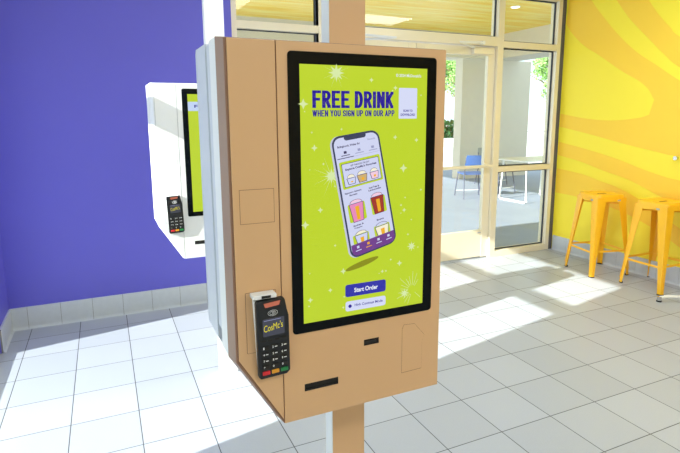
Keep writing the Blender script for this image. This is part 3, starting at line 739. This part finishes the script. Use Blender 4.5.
def sled_table(loc, rz, label):
    t = thing('outdoor_table', loc, label, 'table', None, rz)
    m = MB(); m.loft([[(x, y, z) for x, y in rrect(-.62, .62, -.36, .36, .03)] for z in (.715, .74)]); m.build('tabletop', M['tabletop'], t)
    for s in (-1, 1):
        m = MB(); pts = [(s*.48, -.27, .71), (s*.50, -.31, .03), (s*.50, -.29, .014), (s*.50, .29, .014), (s*.50, .31, .03), (s*.48, .27, .71)]
        m.tube(pts, .018, 8); m.build('leg', M['legwhite'], t, smooth=True)
    return t
sled_table((6.95, 7.0, -.01), math.radians(2), 'white outdoor table with sled legs beyond the sidelight glass')
def outdoor_chair(loc, rz, shell, legm, label, group=None):
    t = thing('patio_chair', loc, label, 'chair', group, rz)
    def curved(z, y, w, bow, n=9): return [(-w+2*w*k/(n-1), y+bow*(1-((2*k/(n-1))-1)**2), z) for k in range(n)]
    m = MB(); rings = []
    for z, y, w in ((.56, -.205, .205), (.62, -.215, .21), (.74, -.235, .20), (.79, -.242, .185)):
        fr = curved(z, y, w, -.03); bk = [(x, yy-.012, zz) for x, yy, zz in curved(z, y, w, -.03)][::-1]; rings.append(fr+bk)
    m.loft(rings); m.build('backrest', shell, t, smooth=True)
    m = MB(); m.loft([[(x, y, z) for x, y in rrect(-.215, .215, -.19, .22, .05)] for z in (.435, .455)]); m.build('seat', shell, t, smooth=True)
    for sx in (-1, 1):
        m = MB(); m.tube([(sx*.20, -.235, .70), (sx*.205, -.19, .44), (sx*.235, -.27, .0)], .011, 7); m.build('leg', legm, t, smooth=True)
        m = MB(); m.tube([(sx*.20, .17, .44), (sx*.235, .23, .0)], .011, 7); m.build('leg', legm, t, smooth=True)
    m = MB(); m.tube([(-.228, .215, .10), (.228, .215, .10)], .007, 6); m.build('rail', M['legwhite'], t)
    return t
outdoor_chair((6.14, 7.73, -.01), math.radians(-18), M['bluechair'], M['legdark'], 'blue plastic patio chair seen through the glass door')
outdoor_chair((7.05, 8.05, -.01), math.radians(180+8), M['greychair'], M['legdark'], 'grey patio chair on the far side of the white outdoor table')
outdoor_chair((8.3, 7.6, -.01), math.radians(75), M['greychair'], M['legwhite'], 'pale grey patio chair at the right end of the white outdoor table')
outdoor_chair((7.7, 9.0, -.01), math.radians(190), M['greychair'], M['legdark'], 'grey patio chair standing in front of the beige pillar')

def tree(loc, h, crown_r, trunk_r, seed, leafm, label, n=1500, cz=.68, squash=.8, ls=.10):
    t = thing('tree', loc, label, 'tree', 'trees across the street'); r = random.Random(seed)
    m = MB(); m.tube([(0, 0, 0), (.05, .02, h*.3), (-.05, .05, h*.55), (.02, 0, h*.8)], trunk_r, 8, trunk_r*.4)
    for k in range(7):
        a = 2*PI*k/7+r.random(); z0 = h*(.32+.05*k)
        m.tube([(0, 0, z0), (crown_r*.35*math.cos(a), crown_r*.35*math.sin(a), z0+h*.12), (crown_r*.75*math.cos(a), crown_r*.75*math.sin(a), z0+h*.2)], trunk_r*.35, 5, trunk_r*.1)
    m.build('trunk', M['bark'], t, smooth=True)
    m = MB(); blobs = [(r.gauss(0, .45)*crown_r, r.gauss(0, .45)*crown_r, h*cz+r.gauss(0, .4)*crown_r*squash, crown_r*r.uniform(.25, .45)) for _ in range(16)]
    for _ in range(int(n*1.6)):
        b = r.choice(blobs); d = Vector((r.gauss(0, 1), r.gauss(0, 1), r.gauss(0, 1))).normalized()*b[3]*r.uniform(.6, 1)
        c = Vector(b[:3])+d; u = Vector((r.gauss(0, 1), r.gauss(0, 1), r.gauss(0, 1))).normalized(); v = u.cross(d).normalized(); s = ls*r.uniform(.6, 1.3)
        m.add([c-u*s, c+v*s*.6, c+u*s, c-v*s*.6], [(0, 1, 2, 3)])
    m.build('crown', leafm, t)
tree((19.8, 26, -.03), 7.0, 2.6, .16, 1, M['leaf'], 'leafy green tree beyond the street, left of the beige pillar', 3200)
tree((27.5, 37, -.03), 8.0, 3.0, .18, 5, M['leaf2'], 'darker green tree farther along, partly behind the beige pillar', 2600)
tree((23.6, 22.5, -.03), 6.4, 2.4, .15, 9, M['leaf'], 'green tree seen through the sidelight, right of the beige pillar', 2800)
tree((8, 30, -.03), 8, 3.2, .2, 12, M['leaf2'], 'broad green tree beyond the street, straight out from the doors', 2200)
def hedge(loc, lx, h, label, seed):
    r = random.Random(seed); m = MB()
    for _ in range(1600):
        c = Vector((r.uniform(-lx, lx), r.uniform(-.5, .5), r.uniform(0.05, h))); u = Vector((r.gauss(0, 1), r.gauss(0, 1), r.gauss(0, 1))).normalized(); v = u.cross(Vector((.3, .5, .8))).normalized(); s = r.uniform(.07, .15)
        m.add([c-u*s, c+v*s*.6, c+u*s, c-v*s*.6], [(0, 1, 2, 3)])
    o = m.build('hedge', M['leaf2']); o.location = loc; tag(o, label, 'hedge'); return o
hedge((17.0, 24.0, -.03), 1.6, 1.25, 'clipped dark green hedge across the street left of the pillar', 4)
hedge((7.0, 12.9, -.03), .5, .55, 'low green shrub row at the terrace edge beside the pillar', 6)
struct(MB().box(-6.4, -6.0, -14, .78, -.03, 6.2), 'sun_block_wall', M['stucco'])  # unseen wall, added to keep sun out of the rear side opening
m = MB(); m.box(-20, 45, 20.9, 21.1, -.03, .42); struct(m, 'street_wall', M['white'])

# ------------------------------------------------------------------ light
w = bpy.data.worlds.new('sky'); S.world = w; w.use_nodes = True
nt = w.node_tree; bg = nt.nodes['Background']
sk = nt.nodes.new('ShaderNodeTexSky'); sk.sky_type = 'HOSEK_WILKIE'; sk.turbidity = 3.0; sk.ground_albedo = .5
sd = Vector((-1, -.2, .52)).normalized(); sk.sun_direction = sd
mx = nt.nodes.new('ShaderNodeMix'); mx.data_type = 'RGBA'; mx.inputs[0].default_value = .55; mx.inputs[7].default_value = (.80, .90, 1, 1)
nt.links.new(sk.outputs[0], mx.inputs[6]); nt.links.new(mx.outputs[2], bg.inputs[0]); bg.inputs[1].default_value = 2.7
sl = bpy.data.lights.new('sun', 'SUN'); sl.energy = 11.5; sl.angle = math.radians(.55); sl.color = (1, .97, .92)
so = bpy.data.objects.new('sun', sl); COL.objects.link(so); so.rotation_euler = (-sd).to_track_quat('-Z', 'Y').to_euler(); so.location = (-5, 0, 6)
def portal(loc, rot, sx, sy_):
    l = bpy.data.lights.new('window_portal', 'AREA'); l.shape = 'RECTANGLE'; l.size = sx; l.size_y = sy_; l.cycles.is_portal = True; l.energy = 1
    o = bpy.data.objects.new('window_portal', l); COL.objects.link(o); o.location = loc; o.rotation_euler = rot
portal((2.7, D1+.03, 1.35), (-PI/2, 0, 0), 3.5, 2.7)
portal((XL-.14, (WY0+WY1)/2, WZ/2), (0, -PI/2, 0), WZ, WY1-WY0)
portal((XL-.14, (VY0+VY1)/2, WZ/2), (0, -PI/2, 0), WZ, VY1-VY0)

# ------------------------------------------------------------------ camera
cam = bpy.data.cameras.new('camera'); co = bpy.data.objects.new('camera', cam); COL.objects.link(co); S.camera = co
f, pitch, roll, yaw, H = 522.053, 0.167809, -0.003767, 0.433567, 1.46926
cam.sensor_width = 36; cam.lens = f*36/680; cam.sensor_fit = 'HORIZONTAL'
cam.shift_x = (340-345.802)/680; cam.shift_y = (205.069-226.5)/680
fw = Vector((math.sin(yaw)*math.cos(pitch), math.cos(yaw)*math.cos(pitch), -math.sin(pitch)))
r = fw.cross(Vector((0, 0, 1))).normalized(); u = r.cross(fw)
r2 = r*math.cos(roll)+u*math.sin(roll); u2 = -r*math.sin(roll)+u*math.cos(roll)
R = Matrix((r2, u2, -fw)).transposed().to_4x4(); R.translation = Vector((0, 0, H)); co.matrix_world = R
cam.clip_start = .02; cam.clip_end = 300
S.view_settings.view_transform = 'Standard'; S.view_settings.look = 'None'
S.view_settings.exposure = .12; S.view_settings.gamma = 1; S.view_settings.use_curve_mapping = False
S.cycles.max_bounces = 10; S.cycles.diffuse_bounces = 5; S.cycles.transparent_max_bounces = 16
S.cycles.use_denoising = True; S.cycles.sample_clamp_indirect = 6
